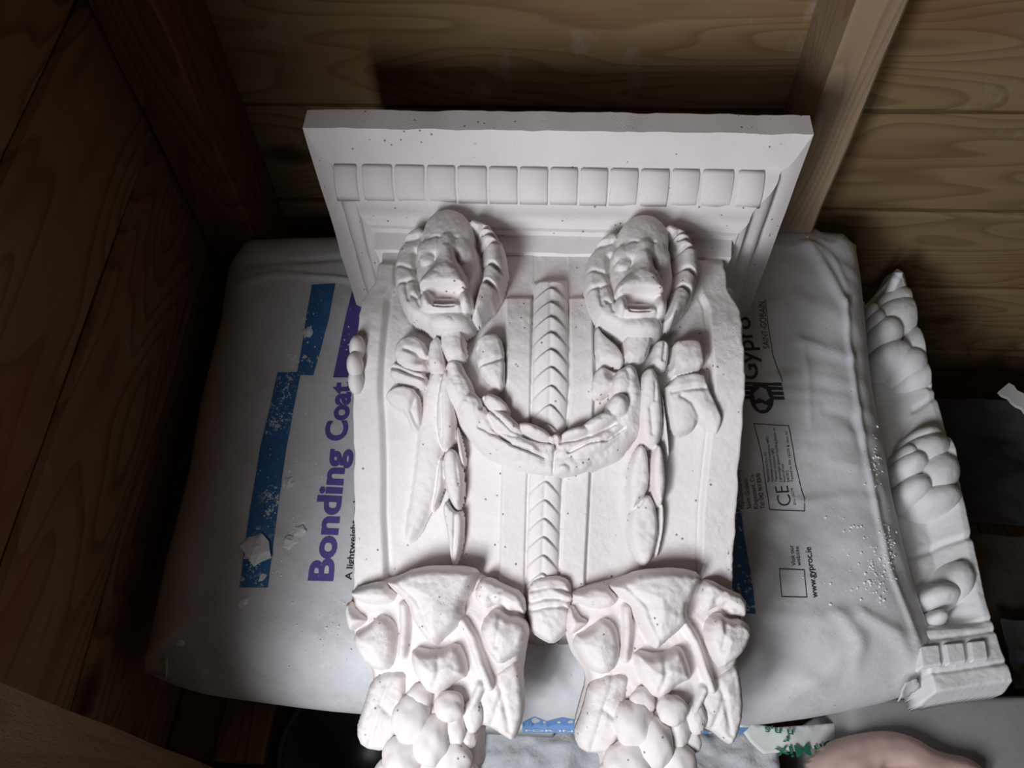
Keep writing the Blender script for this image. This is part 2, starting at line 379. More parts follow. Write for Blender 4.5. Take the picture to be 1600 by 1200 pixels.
def build_bag():
    P = np.array(BAG_OUT); seg = np.roll(P, -1, 0)-P; L = np.hypot(seg[:, 0], seg[:, 1]); cs = np.concatenate([[0], np.cumsum(L)])
    N = 520; s_ = np.linspace(0, cs[-1], N, endpoint=False); PP = np.vstack([P, P[:1]])
    ox = np.interp(s_, cs, PP[:, 0]); oy = np.interp(s_, cs, PP[:, 1])
    cx, cy = -.01, .34; R = 170
    r = 1-np.power(np.linspace(0, 1, R), 1.25)*.995
    X = cx+(ox-cx)[None]*r[:, None]; Y = cy+(oy-cy)[None]*r[:, None]
    top = np.stack([X, Y, bag_z(X, Y, 1)], -1)
    rb = r[::8]; Xb = cx+(ox-cx)[None]*rb[:, None]; Yb = cy+(oy-cy)[None]*rb[:, None]
    bot = np.stack([Xb, Yb, bag_z(Xb, Yb, -1)], -1)[1:]
    V = np.concatenate([top.reshape(-1, 3), bot.reshape(-1, 3)])
    i = np.arange(R-1)[:, None]*N; j = np.arange(N)[None]; jn = (j+1) % N
    Q = [np.stack([i+j, i+jn, i+N+jn, i+N+j], -1).reshape(-1, 4)]
    b0 = R*N; rings = [0]+[b0+q*N for q in range(len(bot))]
    for a, b in zip(rings[:-1], rings[1:]):
        jj = j[0]; jm = jn[0]; Q.append(np.stack([a+jm, a+jj, b+jj, b+jm], -1))
    return np_mesh(V, np.concatenate(Q))
bag = thing('plaster_sack', 'full white sack with blue and purple print lying flat under the large bracket', 'sack')
bag_skin = link('paper_skin', build_bag(), BAG, bag, True)

def on_bag(me, name, mat, eps=.0005, zf=bag_z, parent=bag):
    n = len(me.vertices); co = np.empty(n*3, np.float32); me.vertices.foreach_get('co', co); co = co.reshape(-1, 3)
    co[:, 2] = zf(co[:, 0], co[:, 1])+eps; me.vertices.foreach_set('co', co.ravel()); me.update()
    return link(name, me, mat, parent)
def refine(bm, size):
    bmesh.ops.triangulate(bm, faces=bm.faces[:])
    for _ in range(7):
        es = [e for e in bm.edges if e.calc_length() > size]
        if not es: break
        bmesh.ops.subdivide_edges(bm, edges=es, cuts=1)
        bmesh.ops.triangulate(bm, faces=[f for f in bm.faces if len(f.verts) > 3])
def flat_poly(pts, size=.005):
    bm = bmesh.new(); bm.faces.new([bm.verts.new((x, y, 0)) for x, y in pts])
    if bm.faces[:]:
        bm.normal_update()
        for f in bm.faces:
            if f.normal.z < 0: f.normal_flip()
    refine(bm, size); me = bpy.data.meshes.new('m'); bm.to_mesh(me); bm.free(); return me
def print_poly(px, name, mat, eps=.0006): return on_bag(flat_poly(B2(px)), name, mat, eps)
def line_poly(pts, wd, name, mat, eps=.0007):
    bm = bmesh.new(); q = B2(pts)
    for a, b in zip(q[:-1], q[1:]):
        a = Vector((*a, 0)); b = Vector((*b, 0)); d = (b-a).normalized(); n = Vector((-d.y, d.x, 0))*wd
        f = bm.faces.new([bm.verts.new(p) for p in (a-n-d*wd, b-n+d*wd, b+n+d*wd, a+n-d*wd)])
    bmesh.ops.recalc_face_normals(bm, faces=bm.faces[:]); refine(bm, .006)
    me = bpy.data.meshes.new('m'); bm.to_mesh(me); bm.free(); return on_bag(me, name, mat, eps)
def text_mesh(txt, bold=0.0, size_fit=None):
    cu = bpy.data.curves.new('t', 'FONT'); cu.body = txt; cu.offset = bold; cu.resolution_u = 4
    o = bpy.data.objects.new('t', cu); C.objects.link(o); bpy.context.view_layer.update()
    dg = bpy.context.evaluated_depsgraph_get(); me = bpy.data.meshes.new_from_object(o.evaluated_get(dg))
    bpy.data.objects.remove(o); bpy.data.curves.remove(cu); return me
def text_affine(txt, p0, p1, cap, bold, size=.005):
    """fit text between two plan points; cap = capital height in metres"""
    me = text_mesh(txt, bold); n = len(me.vertices); co = np.empty(n*3, np.float32); me.vertices.foreach_get('co', co); co = co.reshape(-1, 3)
    x0, x1 = co[:, 0].min(), co[:, 0].max(); p0 = np.array(p0); p1 = np.array(p1); d = (p1-p0); u = d/np.linalg.norm(d); nn = np.array((-u[1], u[0]))
    t = (co[:, 0]-x0)/(x1-x0); h = co[:, 1]/.70*cap
    xy = p0+t[:, None]*d+h[:, None]*nn; co[:, 0] = xy[:, 0]; co[:, 1] = xy[:, 1]; co[:, 2] = 0
    me.vertices.foreach_set('co', co.ravel()); bm = bmesh.new(); bm.from_mesh(me); bmesh.ops.remove_doubles(bm, verts=bm.verts[:], dist=1e-6); refine(bm, size); bm.to_mesh(me); bm.free(); return me
def bag_text(txt, a, b, cap, mat, bold=0.0, name='printed_lettering', eps=.0007):
    return on_bag(text_affine(txt, B2([a])[0], B2([b])[0], cap, bold), name, mat, eps)
print_poly([(487,444),(524.5,444),(514,500),(490,588),(464,587),(475,520)], 'blue_stripe', INK_B)
print_poly([(434,583),(471,583),(460,640),(449,700),(433,810),(419,919),(375,919),(390,810),(407,700),(422,640)], 'blue_stripe', INK_B, .0008)
print_poly([(550,458),(610,456),(600,591),(521,591),(535,520)], 'purple_stripe', INK_P)
print_poly([(1130,690),(1146,690),(1152,760),(1163,840),(1175,910),(1180,960),(1130,960)], 'blue_stripe', INK_B)
print_poly([(815,1113),(835,1108),(855,1113),(880,1109),(895,1111),(960,1114),(1080,1116),(1192,1120),(1180,1131),(815,1129)], 'pale_blue_strip', INK_LB, .0009)
bag_text('FOR INTERIOR USE   KEEP DRY', (820,1127), (1175,1130), .0016, INK_W, .01, eps=.0016)
tag(bag_text('Bonding', (519,909), (541,704), .0215, INK_P, .035), 'bold purple lettering reading Bonding')
tag(bag_text('Coat', (541,691), (549,598), .0205, INK_P, .035), 'bold purple lettering reading Coat')
bag_text('A lightweight undercoat', (549,907), (566,740), .0058, INK_K, .012)
tag(bag_text('Gyproc', (1186,592), (1169,478), .0165, INK_K, .012), 'black lettering reading Gyproc')
bag_text('SAINT-GOBAIN', (1203,543), (1194,472), .0062, INK_K, .0)
line_poly([(1195,470),(1208,552),(1222,596)], .0004, 'rule_line', INK_K)
# round emblem with speed bars
c0 = B2([(1190,622)])[0]
gl = [(c0[0]+.0115*math.cos(a), c0[1]+.0150*math.sin(a)) for a in [i*math.tau/32 for i in range(32)]]
on_bag(flat_poly(gl), 'round_emblem', INK_K, .0008)
for k in range(4):
    y = 597+k*7; print_poly([(1150,y),(1221+k*1.5,y+1),(1222+k*1.5,y+6),(1150,y+5)], 'emblem_bar', INK_K)
M_LG = plain('emblem_pale', (.38, .38, .39), .6)
print_poly([(1177,615),(1188,606),(1197,610),(1203,622),(1196,627),(1186,622),(1180,626)], 'emblem_pale_shape', M_LG, .0012)
print_poly([(1180,632),(1190,630),(1200,634),(1196,640),(1186,641)], 'emblem_pale_shape', M_LG, .0012)
line_poly([(1178,662),(1232,665),(1242,720),(1250,755),(1256,781),(1256,800),(1202,797),(1190,712),(1178,662)], .00035, 'label_border', INK_K)
bag_text('CE', (1236,791), (1231,759), .0125, INK_K, -.012)
for i, (t, l) in enumerate([('Knauf 12 Rue du', 45), ('Avenue Beyond Threemile', 70), ('Thermal resistance NPD', 52), ('Lightweight gypsum building plaster to', 84), ('Internal use', 28), ('B4/20/2', 18), ('Tested to EN 13279 & class A1', 78)][:7]):
    if i == 0: t = 'Reaction to fire A1'
    if i == 1: t = 'Airborne sound insulation NPD'
    bag_text(t, (1203+i*6.2, 753), (1203+i*6.2-l*.13, 753-l), .0026, INK_K, -.004)
bag_text('EN 13279', (1243,790), (1239,763), .0022, INK_K, -.004)
for i, (t, l) in enumerate([('Manufactured by', 62), ('Saint-Gobain', 48), ('Kingscourt, Co.', 55), ('Tel: 042 969 8500', 56)]):
    bag_text(t, (1163+i*10.5, 796), (1163+i*10.5-l*.12, 796-l), .0042, INK_K, .0)
line_poly([(1217,890),(1256,891),(1260,934),(1221,933),(1217,890)], .00035, 'label_border', INK_K)
bag_text('Visit our', (1243,885), (1238,853), .0038, INK_K); bag_text('website', (1251,885), (1247,855), .0038, INK_K)
bag_text('www.gyproc.ie', (1277,935), (1266,856), .0056, INK_K, .012)
# crumpled ears and a torn corner, pieces of the same sack
def crumple(name, pts3, thick, mat, parent, label=None):
    bm = bmesh.new(); vs_ = [bm.verts.new(p) for p in pts3]; f = bm.faces.new(vs_)
    bmesh.ops.triangulate(bm, faces=[f]); bmesh.ops.subdivide_edges(bm, edges=bm.edges[:], cuts=3, use_grid_fill=True)
    for v in bm.verts: v.co += Vector((random.uniform(-1, 1), random.uniform(-1, 1), random.uniform(-1, 1)))*.0009
    bmesh.ops.solidify(bm, geom=bm.faces[:], thickness=thick)
    o = bm_obj(name, bm, mat, parent, 0, True)
    if label: o['label'] = label
    return o
def onb(px, py, d): x, y = unbag(px, py, d); return (x, y, bag_plane(y)+d)
crumple('paper_ear', [onb(1252,386,-.02), onb(1262,368,-.005), onb(1278,382,-.02), onb(1272,398,-.01)], .001, BAG, bag)
crumple('paper_ear', [onb(1322,402,-.03), onb(1336,388,-.02), onb(1337,410,-.035), onb(1331,424,-.03)], .001, BAG, bag)
crumple('paper_ear', [onb(1434,1000,-.025), onb(1452,1018,-.02), onb(1462,1052,-.03), onb(1436,1036,-.03)], .001, BAG, bag, 'torn paper flap at the front right corner')
crumple('paper_ear', [onb(1402,1094,-.02), onb(1412,1068,-.008), onb(1430,1060,-.008), onb(1437,1072,-.02), onb(1420,1086,-.03)], .001, BAG, bag)
crumple('paper_ear', [onb(226,1052,-.045), onb(240,1036,-.03), onb(262,1030,-.012), onb(262,1058,-.03)], .001, BAG, bag)

# ================================================================== the big bracket
A20 = math.radians(20); CX = -.0040
O3 = np.array((CX, .50, .56)); Wd = np.array((0, -math.cos(A20), -math.sin(A20))); Nn = np.array((0, -math.sin(A20), math.cos(A20)))
_bw = [.000, .025, .050, .072, .095, .111, .128, .144, .164, .182, .209, .238, .267, .296, .320, .35, .38, .43, .50]
_bh = [.0155, .0240, .0325, .0405, .0500, .0570, .0607, .0618, .0590, .0523, .0395, .0270, .0162, .0075, .0020, .0005, .0, -.005, -.020]
_ws = np.linspace(0, .5, 1001); _bs = np.interp(_ws, _bw, _bh)
for _ in range(1): _bs = np.convolve(np.pad(_bs, 20, 'edge'), np.hanning(31)/np.hanning(31).sum(), 'same')[20:-20]
def bfun(w_): return np.interp(w_, _ws, _bs)
def P3(u, w_, h): return O3 + np.asarray(u)[..., None]*np.array((1., 0, 0)) + np.asarray(w_)[..., None]*Wd + np.asarray(h)[..., None]*Nn
def uw(px, py, lift=0):
    """pixel -> bracket coordinates (u, w) on the lifted base surface"""
    r = ray(px, py); n0 = CAM-O3; w_ = .15
    for _ in range(40):
        h = float(bfun(w_))+lift; t = (h-n0@Nn)/(r@Nn); p = n0+t*r; w_ = .5*w_+.5*float(p@Wd)
    return p[0], w_
corbel = thing('ornate_bracket', 'large white plaster bracket with two lion heads and grape clusters lying on the sack', 'bracket')
def patch(name, bb, fn, lift, mat, parent, res=.0008, floor=-4.0, solid=None, nblur=1, rough=.12, seed=0):
    x0, y0, x1, y1 = bb; cs = [uw(x, y, lift) for x in (x0, x1) for y in (y0, y1)]
    u0, u1 = min(c[0] for c in cs), max(c[0] for c in cs); w0, w1 = min(c[1] for c in cs), max(c[1] for c in cs)
    nu = int((u1-u0)/res)+2; nw = int((w1-w0)/res)+2
    U, Wg = np.meshgrid(np.linspace(u0, u1, nu), np.linspace(w0, w1, nw), indexing='ij')
    X, Y = proj(P3(U, Wg, bfun(Wg)+lift)); R = Relief(X, Y); fn(R); H = blur(R.H, nblur)
    H = H+rough*fbm(X/9, Y/9, seed+31)
    keep = H > floor; Hc = np.maximum(H, floor)
    if solid is not None:
        kp = np.pad(keep, 1); nb8 = [kp[1+a:kp.shape[0]-1+a, 1+b:kp.shape[1]-1+b] for a in (-1, 0, 1) for b in (-1, 0, 1) if a or b]
        bd = keep & ~np.logical_and.reduce(nb8)
        for _ in range(4):
            bp = np.pad(bd.astype(float), 1); Up = np.pad(U, 1)*bp; Wp = np.pad(Wg, 1)*bp; su = 0; sw = 0; n_ = 0
            for a in (-1, 0, 1):
                for b in (-1, 0, 1):
                    sl = (slice(1+a, bp.shape[0]-1+a), slice(1+b, bp.shape[1]-1+b)); su = su+Up[sl]; sw = sw+Wp[sl]; n_ = n_+bp[sl]
            n_ = np.maximum(n_, 1); U = np.where(bd, su/n_, U); Wg = np.where(bd, sw/n_, Wg)
    bot = P3(U, Wg, bfun(Wg)+solid) if solid is not None else None
    me = grid_mesh(P3(U, Wg, bfun(Wg)+Hc*.001), keep, bot)
    return link(name, me, mat, parent, True)

# --- body block with its carved bands
HW = .149
def ix(Y, pts): return np.interp(Y, [p[1] for p in pts], [p[0] for p in pts])
def body_fn(X, Y, U, Wg):
    H = np.zeros(X.shape)
    gl = ix(Y, [(612,400),(606,480),(599,560),(597,610),(600,660),(602,720),(602,800),(606,880),(606,930)])
    gr = ix(Y, [(1098,400),(1100,470),(1105,520),(1110,600),(1107,660),(1100,720),(1092,800),(1090,880),(1088,930)])
    top = sstep(402, 416, Y)
    H += 5.0*top*(1-sstep(-9, 0, X-gl)) + 5.0*top*sstep(0, 9, X-gr)
    a, b = ix(Y, [(789,465),(791,600),(785,740),(781,900)]), ix(Y, [(832,465),(829,650),(824,760),(820,900)])
    c, d = ix(Y, [(888,460),(890,600),(878,760),(873,900)]), ix(Y, [(925,465),(929,600),(922,740),(914,900)])
    rt = sstep(462, 468, Y)
    H += rt*4.6*(sstep(-3, 3, X-a)*(1-sstep(-3, 2, X-b)) + sstep(-2, 3, X-c)*(1-sstep(-3, 3, X-d)))
    # hollow panels
    for l, r in ((gl, a), (d, gr)):
        t = np.clip((X-l)/(r-l), 0, 1); H -= 4.5*np.sin(np.pi*t)**.8*sstep(420, 480, Y)
    # leaf band
    m_ = (b+c)/2; hwd = (c-b)/2; q = np.clip(np.abs(X-m_)/hwd, 0, 1)
    pitch = .0138; ph = (Wg-q**1.3*.0115)/pitch; ph = ph-np.floor(ph)
    leaf = 8.5*np.sqrt(np.clip(1-q**2.4, 0, 1))+4.2*(1-ph)*np.clip(1.15-q, 0, 1)*sstep(0, .10, ph)-.6*np.exp(-(q/.10)**2)
    H = np.where((np.abs(X-m_) < hwd), H+leaf*sstep(436, 446, Y)-.5, H)
    # dark joint lines cut along bands
    for g, dp, wd in ((gl, 2.4, 3), (gr, 1.6, 3), (b, 1.8, 2), (c, 1.8, 2), (d, 1.6, 2)):
        H -= dp*np.exp(-((X-g-1)/wd)**2)*sstep(450, 480, Y)
    H += .25*fbm(X/14, Y/14, 5)+.12*fbm(X/5, Y/5, 9)
    return H
def build_body():
    nu, nw = 460, 470
    U, Wg = np.meshgrid(np.linspace(-HW, HW, nu), np.linspace(.012, .335, nw), indexing='ij')
    X, Y = proj(P3(U, Wg, bfun(Wg)+.003)); H = body_fn(X, Y, U, Wg); H = blur(H, 1)
    e = np.clip((HW-np.abs(U))/.0025, 0, 1); H -= 2.0*(1-np.sqrt(np.clip(1-(1-e)**2, 0, 1)))
    U2 = U+np.sign(U)*(np.abs(U) > HW*.97)*.0007*fbm(Wg*90, U*0, 4)
    # narrower necking at the top
    nk = 1-.045*(1-sstep(.076, .098, Wg)); U2 = U2*nk
    P = P3(U2, Wg, bfun(Wg)+H*.001)
    B = P.copy(); B[..., 2] = np.minimum(bag_plane(B[..., 1])-.003, P[..., 2]-.004)
    return grid_mesh(P, None, B)
link('body_block', build_body(), PL, corbel, True)

# --- cornice, swept round three sides with mitred corners
YT = .517
def cornice_profile():
    # (s from the top plane, half width, z)
    c = [(0, .1985, .6625), (.0215, .1985, .6615)]
    for t in np.linspace(0, 1, 7)[1:]:                    # cove under the fascia
        a = t*math.pi/2; c.append((.0215+.0055*math.sin(a), .1985-.0165*t, .6615-.0300*(1-math.cos(a)*(1-t)*1.0)**1.0))
    c.append((.0295, .1800, .6290))
    for t in np.linspace(0, 1, 7)[1:]:                    # rounded bed of the dentils
        a = t*math.pi/2; c.append((.0295+.0112*math.sin(a), .1800-.0115*(1-math.cos(a)), .6285-.0200*t**1.3))
    c.append((.0412, .1670, .6055))
    for t in np.linspace(0, 1, 6)[1:]:
        c.append((.0412+.0090*t**2, .1670-.0060*t, .6055-.0085*t))
    c += [(.0515, .1595, .5945), (.0520, .1550, .5865), (.0545, .1540, .5855), (.0550, .1500, .5810), (.070, .1490, .5760), (.075, .1440, .560)]
    return c
def build_cornice():
    pr = cornice_profile(); k = len(pr); V = []; rows = []
    nb, nf = 14, 90
    for side in ('L', 'F', 'R'):
        m_ = nf if side == 'F' else nb
        for i in range(m_+1):
            t = i/m_; row = []
            for j, (s_, hw, z) in enumerate(pr):
                y = YT-s_; zb = bag_plane(y)-.004
                if side == 'F': x = -hw+2*hw*t; zz = z
                else:
                    zz = zb+(z-zb)*(t if side == 'L' else 1-t); x = -hw if side == 'L' else hw
                ww = .0005*float(fbm(np.array(x*60+3), np.array(s_*80+zz*60), 6))
                row.append(len(V)); V.append((CX+x+ww*(side != 'F'), y+ww, zz+ww*(side == 'F')))
            rows.append(row)
    Fc = []
    for a, b in zip(rows[:-1], rows[1:]):
        for j in range(k-1): Fc.append((a[j], b[j], b[j+1], a[j+1]))
    Fc.append(tuple(r[0] for r in rows)); Fc.append(tuple(r[-1] for r in rows)[::-1])
    me = pydata(V, Fc); bm = bmesh.new(); bm.from_mesh(me); bmesh.ops.remove_doubles(bm, verts=bm.verts[:], dist=1e-5)
    return bm
o = bm_obj('cornice', build_cornice(), PL, corbel, 0, True)
md = o.modifiers.new('es', 'EDGE_SPLIT'); md.split_angle = math.radians(38)
# chipped edge of the fascia
# dentils
def dentil_mesh(wd):
    bm = bmesh.new(); pts = []
    for t in np.linspace(0, 1, 8):
        a = t*math.pi/2; pts.append((-(.0288+.0130*math.sin(a)), .6315-.0220*t**1.25))
    back = [(-.0415, .603), (-.028, .612)]
    rows = []
    for x, ins in ((-wd/2, .0014), (-wd/2+.0016, 0), (wd/2-.0016, 0), (wd/2, .0014)):
        rows.append([bm.verts.new((x, y+ins*.7, z-ins)) for y, z in pts]+[bm.verts.new((x, y, z)) for y, z in back])
    n = len(rows[0])
    for a, b in zip(rows[:-1], rows[1:]):
        for j in range(n): bm.faces.new((a[j], a[(j+1) % n], b[(j+1) % n], b[j]))
    bm.faces.new(rows[0][::-1]); bm.faces.new(rows[-1])
    bmesh.ops.recalc_face_normals(bm, faces=bm.faces[:]); me = bpy.data.meshes.new('dentil'); bm.to_mesh(me); bm.free(); return me
dpx = [563, 614, 664, 712, 761, 809, 857, 904, 951, 999, 1048, 1096, 1150]
dx_ = [on(p, 290, 1, YT-.040)[0] for p in dpx]
dmesh = dentil_mesh(.0228)
for i in range(len(dx_)-1):
    d = link('dentil', dmesh, PL, corbel, True); d.location = ((dx_[i]+dx_[i+1])/2+.0004, YT, .0004); d.scale.x = (dx_[i+1]-dx_[i]-.0020)/.0228
    d.location.y += random.uniform(-.0004, .0004)
d = link('dentil', dmesh, PL, corbel, True); d.location = (dx_[0]-.0125, YT, .0004); d.scale.x = .85
d = link('dentil', dmesh, PL, corbel, True); d.location = (dx_[-1]+.0130, YT, .0004); d.scale.x = .92
# --- lion heads
def lion_fn(dx, dy, v):
    def q(*pts): return [(540+x/5+dx, 300+y/5+dy) for x, y in pts]
    def f(R):
        D = lambda cx, cy, rx, ry, h, **k: R.dome(540+cx/5+dx, 300+cy/5+dy, rx/5, ry/5, h, **k)
        # mane disc, proud all round
        R.poly(q((405,470),(440,380),(560,262),(650,240),(700,185),(820,130),(915,160),(985,262),(1060,246),(1190,320),(1250,430),(1268,540),(1255,660),(1200,790),(1100,920),(1010,1000),(930,1060),(740,1080),(640,1010),(510,950),(440,830),(400,700),(385,580)), 26, 13, 5, 40, sm=1)
        # crown tuft and side tuft
        R.poly(q((640,300),(650,245),(700,185),(820,130),(915,160),(985,262),(1000,340),(850,380),(700,360)), 32, 10, 3, 20, sm=1, k=3)
        R.poly(q((460,360),(560,262),(640,250),(680,330),(600,380),(500,372)), 31, 8, 2, 20, sm=1)
        # roped mane strand on the right
        R.stroke(q((1050,270),(1140,320),(1205,430),(1215,560),(1185,690),(1130,800),(1060,930)), [8, 12, 14, 15, 15, 14, 8], 13, base=26, k=.8)
        for a, b in (((1060,335),(1180,300)), ((1100,440),(1260,415)), ((1120,560),(1265,640)), ((1060,690),(1230,770)), ((1120,350),(1240,380))):
            R.cut(q(a, ((a[0]+b[0])/2, (a[1]+b[1])/2-15), b), 2.4, 8)
        # locks on the left of the mane
        for a, c, b in (((395,560),(470,560),(560,600)), ((420,700),(500,690),(580,680)), ((510,700),(520,770),(530,830)), ((460,370),(530,375),(600,350)), ((560,800),(600,830),(620,880))):
            R.cut(q(a, c, b), 2.6, 2.2)
        # hollow that rings the face, then the face itself
        R.cut(q((1040,330),(1095,470),(1100,600),(1070,720),(1040,860),(1030,930)), 5.0, 15)
        R.cut(q((590,470),(585,600),(610,720),(640,800)), 5.0, 6)
        D(845, 610, 235, 300, 13, base=26, k=3.5, pw=.6)
        D(850, 350, 190, 190, 9, base=34, k=6)                                   # forehead
        D(735, 470, 125, 85, 7, base=36, k=5, ang=-12); D(960, 480, 95, 85, 6, base=35, k=5, ang=15)   # brows
        R.cut(q((690,412),(760,390),(810,404)), 2.0, 1.6); R.cut(q((880,404),(930,400)), 1.8, 1.3)
        R.stroke(q((850,430),(848,520),(845,620)), [13, 17, 22], 9, base=37, k=5)               # bridge of the nose
        R.cutd(540+745/5+dx, 300+545/5+dy, 10, 8, 4.2, 25); R.cutd(540+925/5+dx, 300+545/5+dy, 4.5, 11, 9, -18)
        D(690, 548, 60, 40, 3.0, base=37.5, k=2.5, ang=-15)                      # eyes
        D(985, 520, 48, 60, 3.0, base=35, k=2.5, ang=30)
        R.poly(q((800,450),(895,450),(925,590),(965,650),(1000,720),(1000,800),(900,790),(830,780),(720,788),(635,800),(630,730),(690,660),(770,600),(795,540)), 9, 11, 3, 16, base=36, sm=2, k=4)
        D(845, 655, 85, 45, 5, base=43, k=4)                                     # nose and muzzle
        R.cutd(540+903/5+dx, 300+635/5+dy, 3.4, 3.4, 2.0)
        R.cut(q((640,790),(680,775),(740,772),(830,768),(900,778),(990,775)), 2.4, 5)
        # open mouth: cheeks either side, recess, tongue bar, lower lip and chin
        D(683, 850, 55, 85, 17, base=24, k=1.5); D(980, 850, 58, 85, 17, base=24, k=1.5)
        R.poly(q((722,785),(905,785),(910,900),(730,905)), 1, 8, 0, 20, base=26, sm=1)
        R.cutd(540+815/5+dx, 300+838/5+dy, 17, 11, 14)
        R.stroke(q((745,845),(880,845)), 4.5, 5, base=25, k=1)
        R.stroke(q((725,905),(820,915),(930,905)), [6, 7, 6], 9, base=28, k=1.5)
        D(840, 985, 165, 85, 12, base=21, k=3)
        R.cut(q((740,905),(820,912),(900,905)), 1.6, 3)
        R.noise(.35, 11, 40+v); R.noise(.2, 4, 50+v)
    return f
for (dx, dy, v) in ((-9, 0, 1), (295, 8, 2)):
    patch('lion_head', (605+dx, 300+dy, 805+dx, 545+dy), lion_fn(dx, dy, v), .030, PL, corbel, res=.00062, seed=v, nblur=2)

# --- ribbons, garland and leaf drops
def ribbon_left(R):
    R.poly([(672,530),(690,524),(694,560),(697,578),(672,584),(666,560)], 15, 6, 3, 12, sm=1)
    R.poly([(686,513),(726,510),(727,540),(731,562),(706,570),(692,556)], 19, 6, 3, 15, sm=1)
    R.poly([(618,528),(645,521),(664,534),(668,560),(664,580),(640,578),(612,562)], 11, 6, 4, 20, sm=1); R.cutd(654, 560, 9, 8, 7); R.cut([(634,547),(650,552),(664,562)], 3, 4)
    R.poly([(608,560),(640,576),(666,582),(662,606),(640,600),(606,592)], 9, 5, 3, 15, sm=1); R.cut([(612,572),(640,584),(660,590)], 3, 4.5); R.cut([(610,594),(630,600),(655,602)], 3, 4)
    R.poly([(596,612),(622,598),(650,606),(657,640),(654,672),(640,668),(632,642),(610,634)], 9, 6, 3, 18, sm=1); R.cut([(650,610),(642,640),(652,668)], 4, 4)
    R.poly([(740,532),(757,520),(782,520),(790,556),(788,614),(764,600),(744,572)], 13, 6, 3, 16, sm=1); R.cut([(748,572),(766,568),(788,560)], 2.5, 5); R.cutd(746, 548, 5, 14, 7)
    R.noise(.5, 9, 71)
patch('ribbon_bow', (588, 500, 800, 690), ribbon_left, .010, PL, corbel, seed=4)
def ribbon_right(R):
    R.poly([(1021,536),(1032,530),(1046,535),(1046,560),(1040,580),(1018,574)], 15, 6, 3, 12, sm=1); R.cut([(1037,540),(1034,566)], 2, 3)
    R.poly([(972,520),(1022,516),(1016,545),(1006,568),(976,570)], 19, 6, 3, 15, sm=1)
    R.poly([(1050,534),(1070,530),(1094,531),(1100,550),(1101,576),(1070,584),(1044,590),(1050,562)], 16, 6, 3, 16, sm=1)
    R.poly([(1040,590),(1102,577),(1108,602),(1126,640),(1131,656),(1124,676),(1118,680),(1102,662),(1090,654),(1088,668),(1070,678),(1052,676),(1044,640)], 11, 6, 3, 18, sm=1)
    R.cut([(1050,612),(1074,608),(1100,606)], 4, 3.5); R.cut([(1092,650),(1082,630),(1064,618)], 4, 3)
    R.poly([(930,500),(944,522),(972,544),(978,572),(950,570),(930,562)], 12, 6, 3, 14, sm=1); R.cutd(956, 588, 11, 9, 7, 30)
    R.poly([(934,570),(952,572),(972,580),(962,606),(930,628),(920,604)], 11, 6, 2, 14, sm=1); R.cutd(957, 582, 11, 10, 8, 40)
    R.noise(.5, 9, 72)
patch('ribbon_bow', (910, 490, 1145, 700), ribbon_right, .010, PL, corbel, seed=5)
def garland(R):
    R.stroke([(708,572),(722,618),(742,652),(775,684),(815,703),(868,712),(915,703),(950,688),(977,660),(988,620),(984,580)], [14, 20, 27, 31, 33, 33, 33, 31, 27, 20, 14], 19, k=1)
    for a in ((716,608,19,34,20,-18), (738,640,20,30,23,-35), (774,632,24,13,22,35), (790,664,34,15,27,38), (806,700,50,20,25,22), (836,676,30,11,26,24), (838,724,36,15,20,14),
              (972,600,15,26,21,12), (966,636,17,21,29,20), (936,662,36,13,27,-28), (900,678,26,10,27,-14), (926,696,48,18,25,-24), (884,726,42,16,21,-8), (958,672,20,26,20,40), (868,688,9,9,28,0), (880,733,13,9,24,0)):
        R.dome(a[0], a[1], a[2], a[3], a[4]-12, ang=a[5], base=12, k=1.2)
    for c in ([(752,628),(775,652),(800,676),(840,690),(866,694)], [(866,694),(892,690),(925,684),(960,664)], [(748,668),(790,690),(830,704)], [(868,692),(866,712),(864,744)], [(888,708),(920,694),(948,690),(975,670)], [(770,672),(800,698),(850,716)], [(760,612),(752,640)], [(865,684),(868,700)]):
        R.cut(c, 2.2, 4.5)
    R.noise(.7, 8, 73)
patch('leaf_garland', (688, 552, 1006, 765), garland, .014, PL, corbel, res=.00065, seed=6)
def drop_left(R):
    R.poly([(668,578),(692,572),(692,640),(684,720),(668,800),(640,850),(628,838),(644,760),(652,680)], 4, 12, 2, 14, sm=2)
    R.poly([(690,576),(706,578),(711,640),(712,690),(696,706),(684,690),(680,640)], 14, 8, 3, 12, sm=2); R.cut([(691,620),(692,690)], 1.6, 2.5)
    R.poly([(712,655),(722,688),(728,722),(723,732),(714,704)], 13, 5, 2, 8, sm=1)
    R.poly([(692,704),(714,698),(725,740),(724,790),(712,800),(698,772),(692,740)], 16, 7, 3, 12, sm=2); R.cut([(713,712),(718,760)], 1.5, 2)
    R.poly([(690,708),(694,740),(692,765),(682,792),(672,800),(680,760),(684,720)], 11, 5, 2, 10, sm=1)
    R.poly([(696,778),(712,800),(724,796),(724,846),(713,884),(704,884),(698,830),(690,796)], 13, 6, 2, 10, sm=1); R.cut([(712,800),(711,840),(708,880)], 1.8, 4)
    R.noise(.5, 8, 74)
patch('leaf_drop', (620, 560, 740, 900), drop_left, .009, PL, corbel, seed=7)
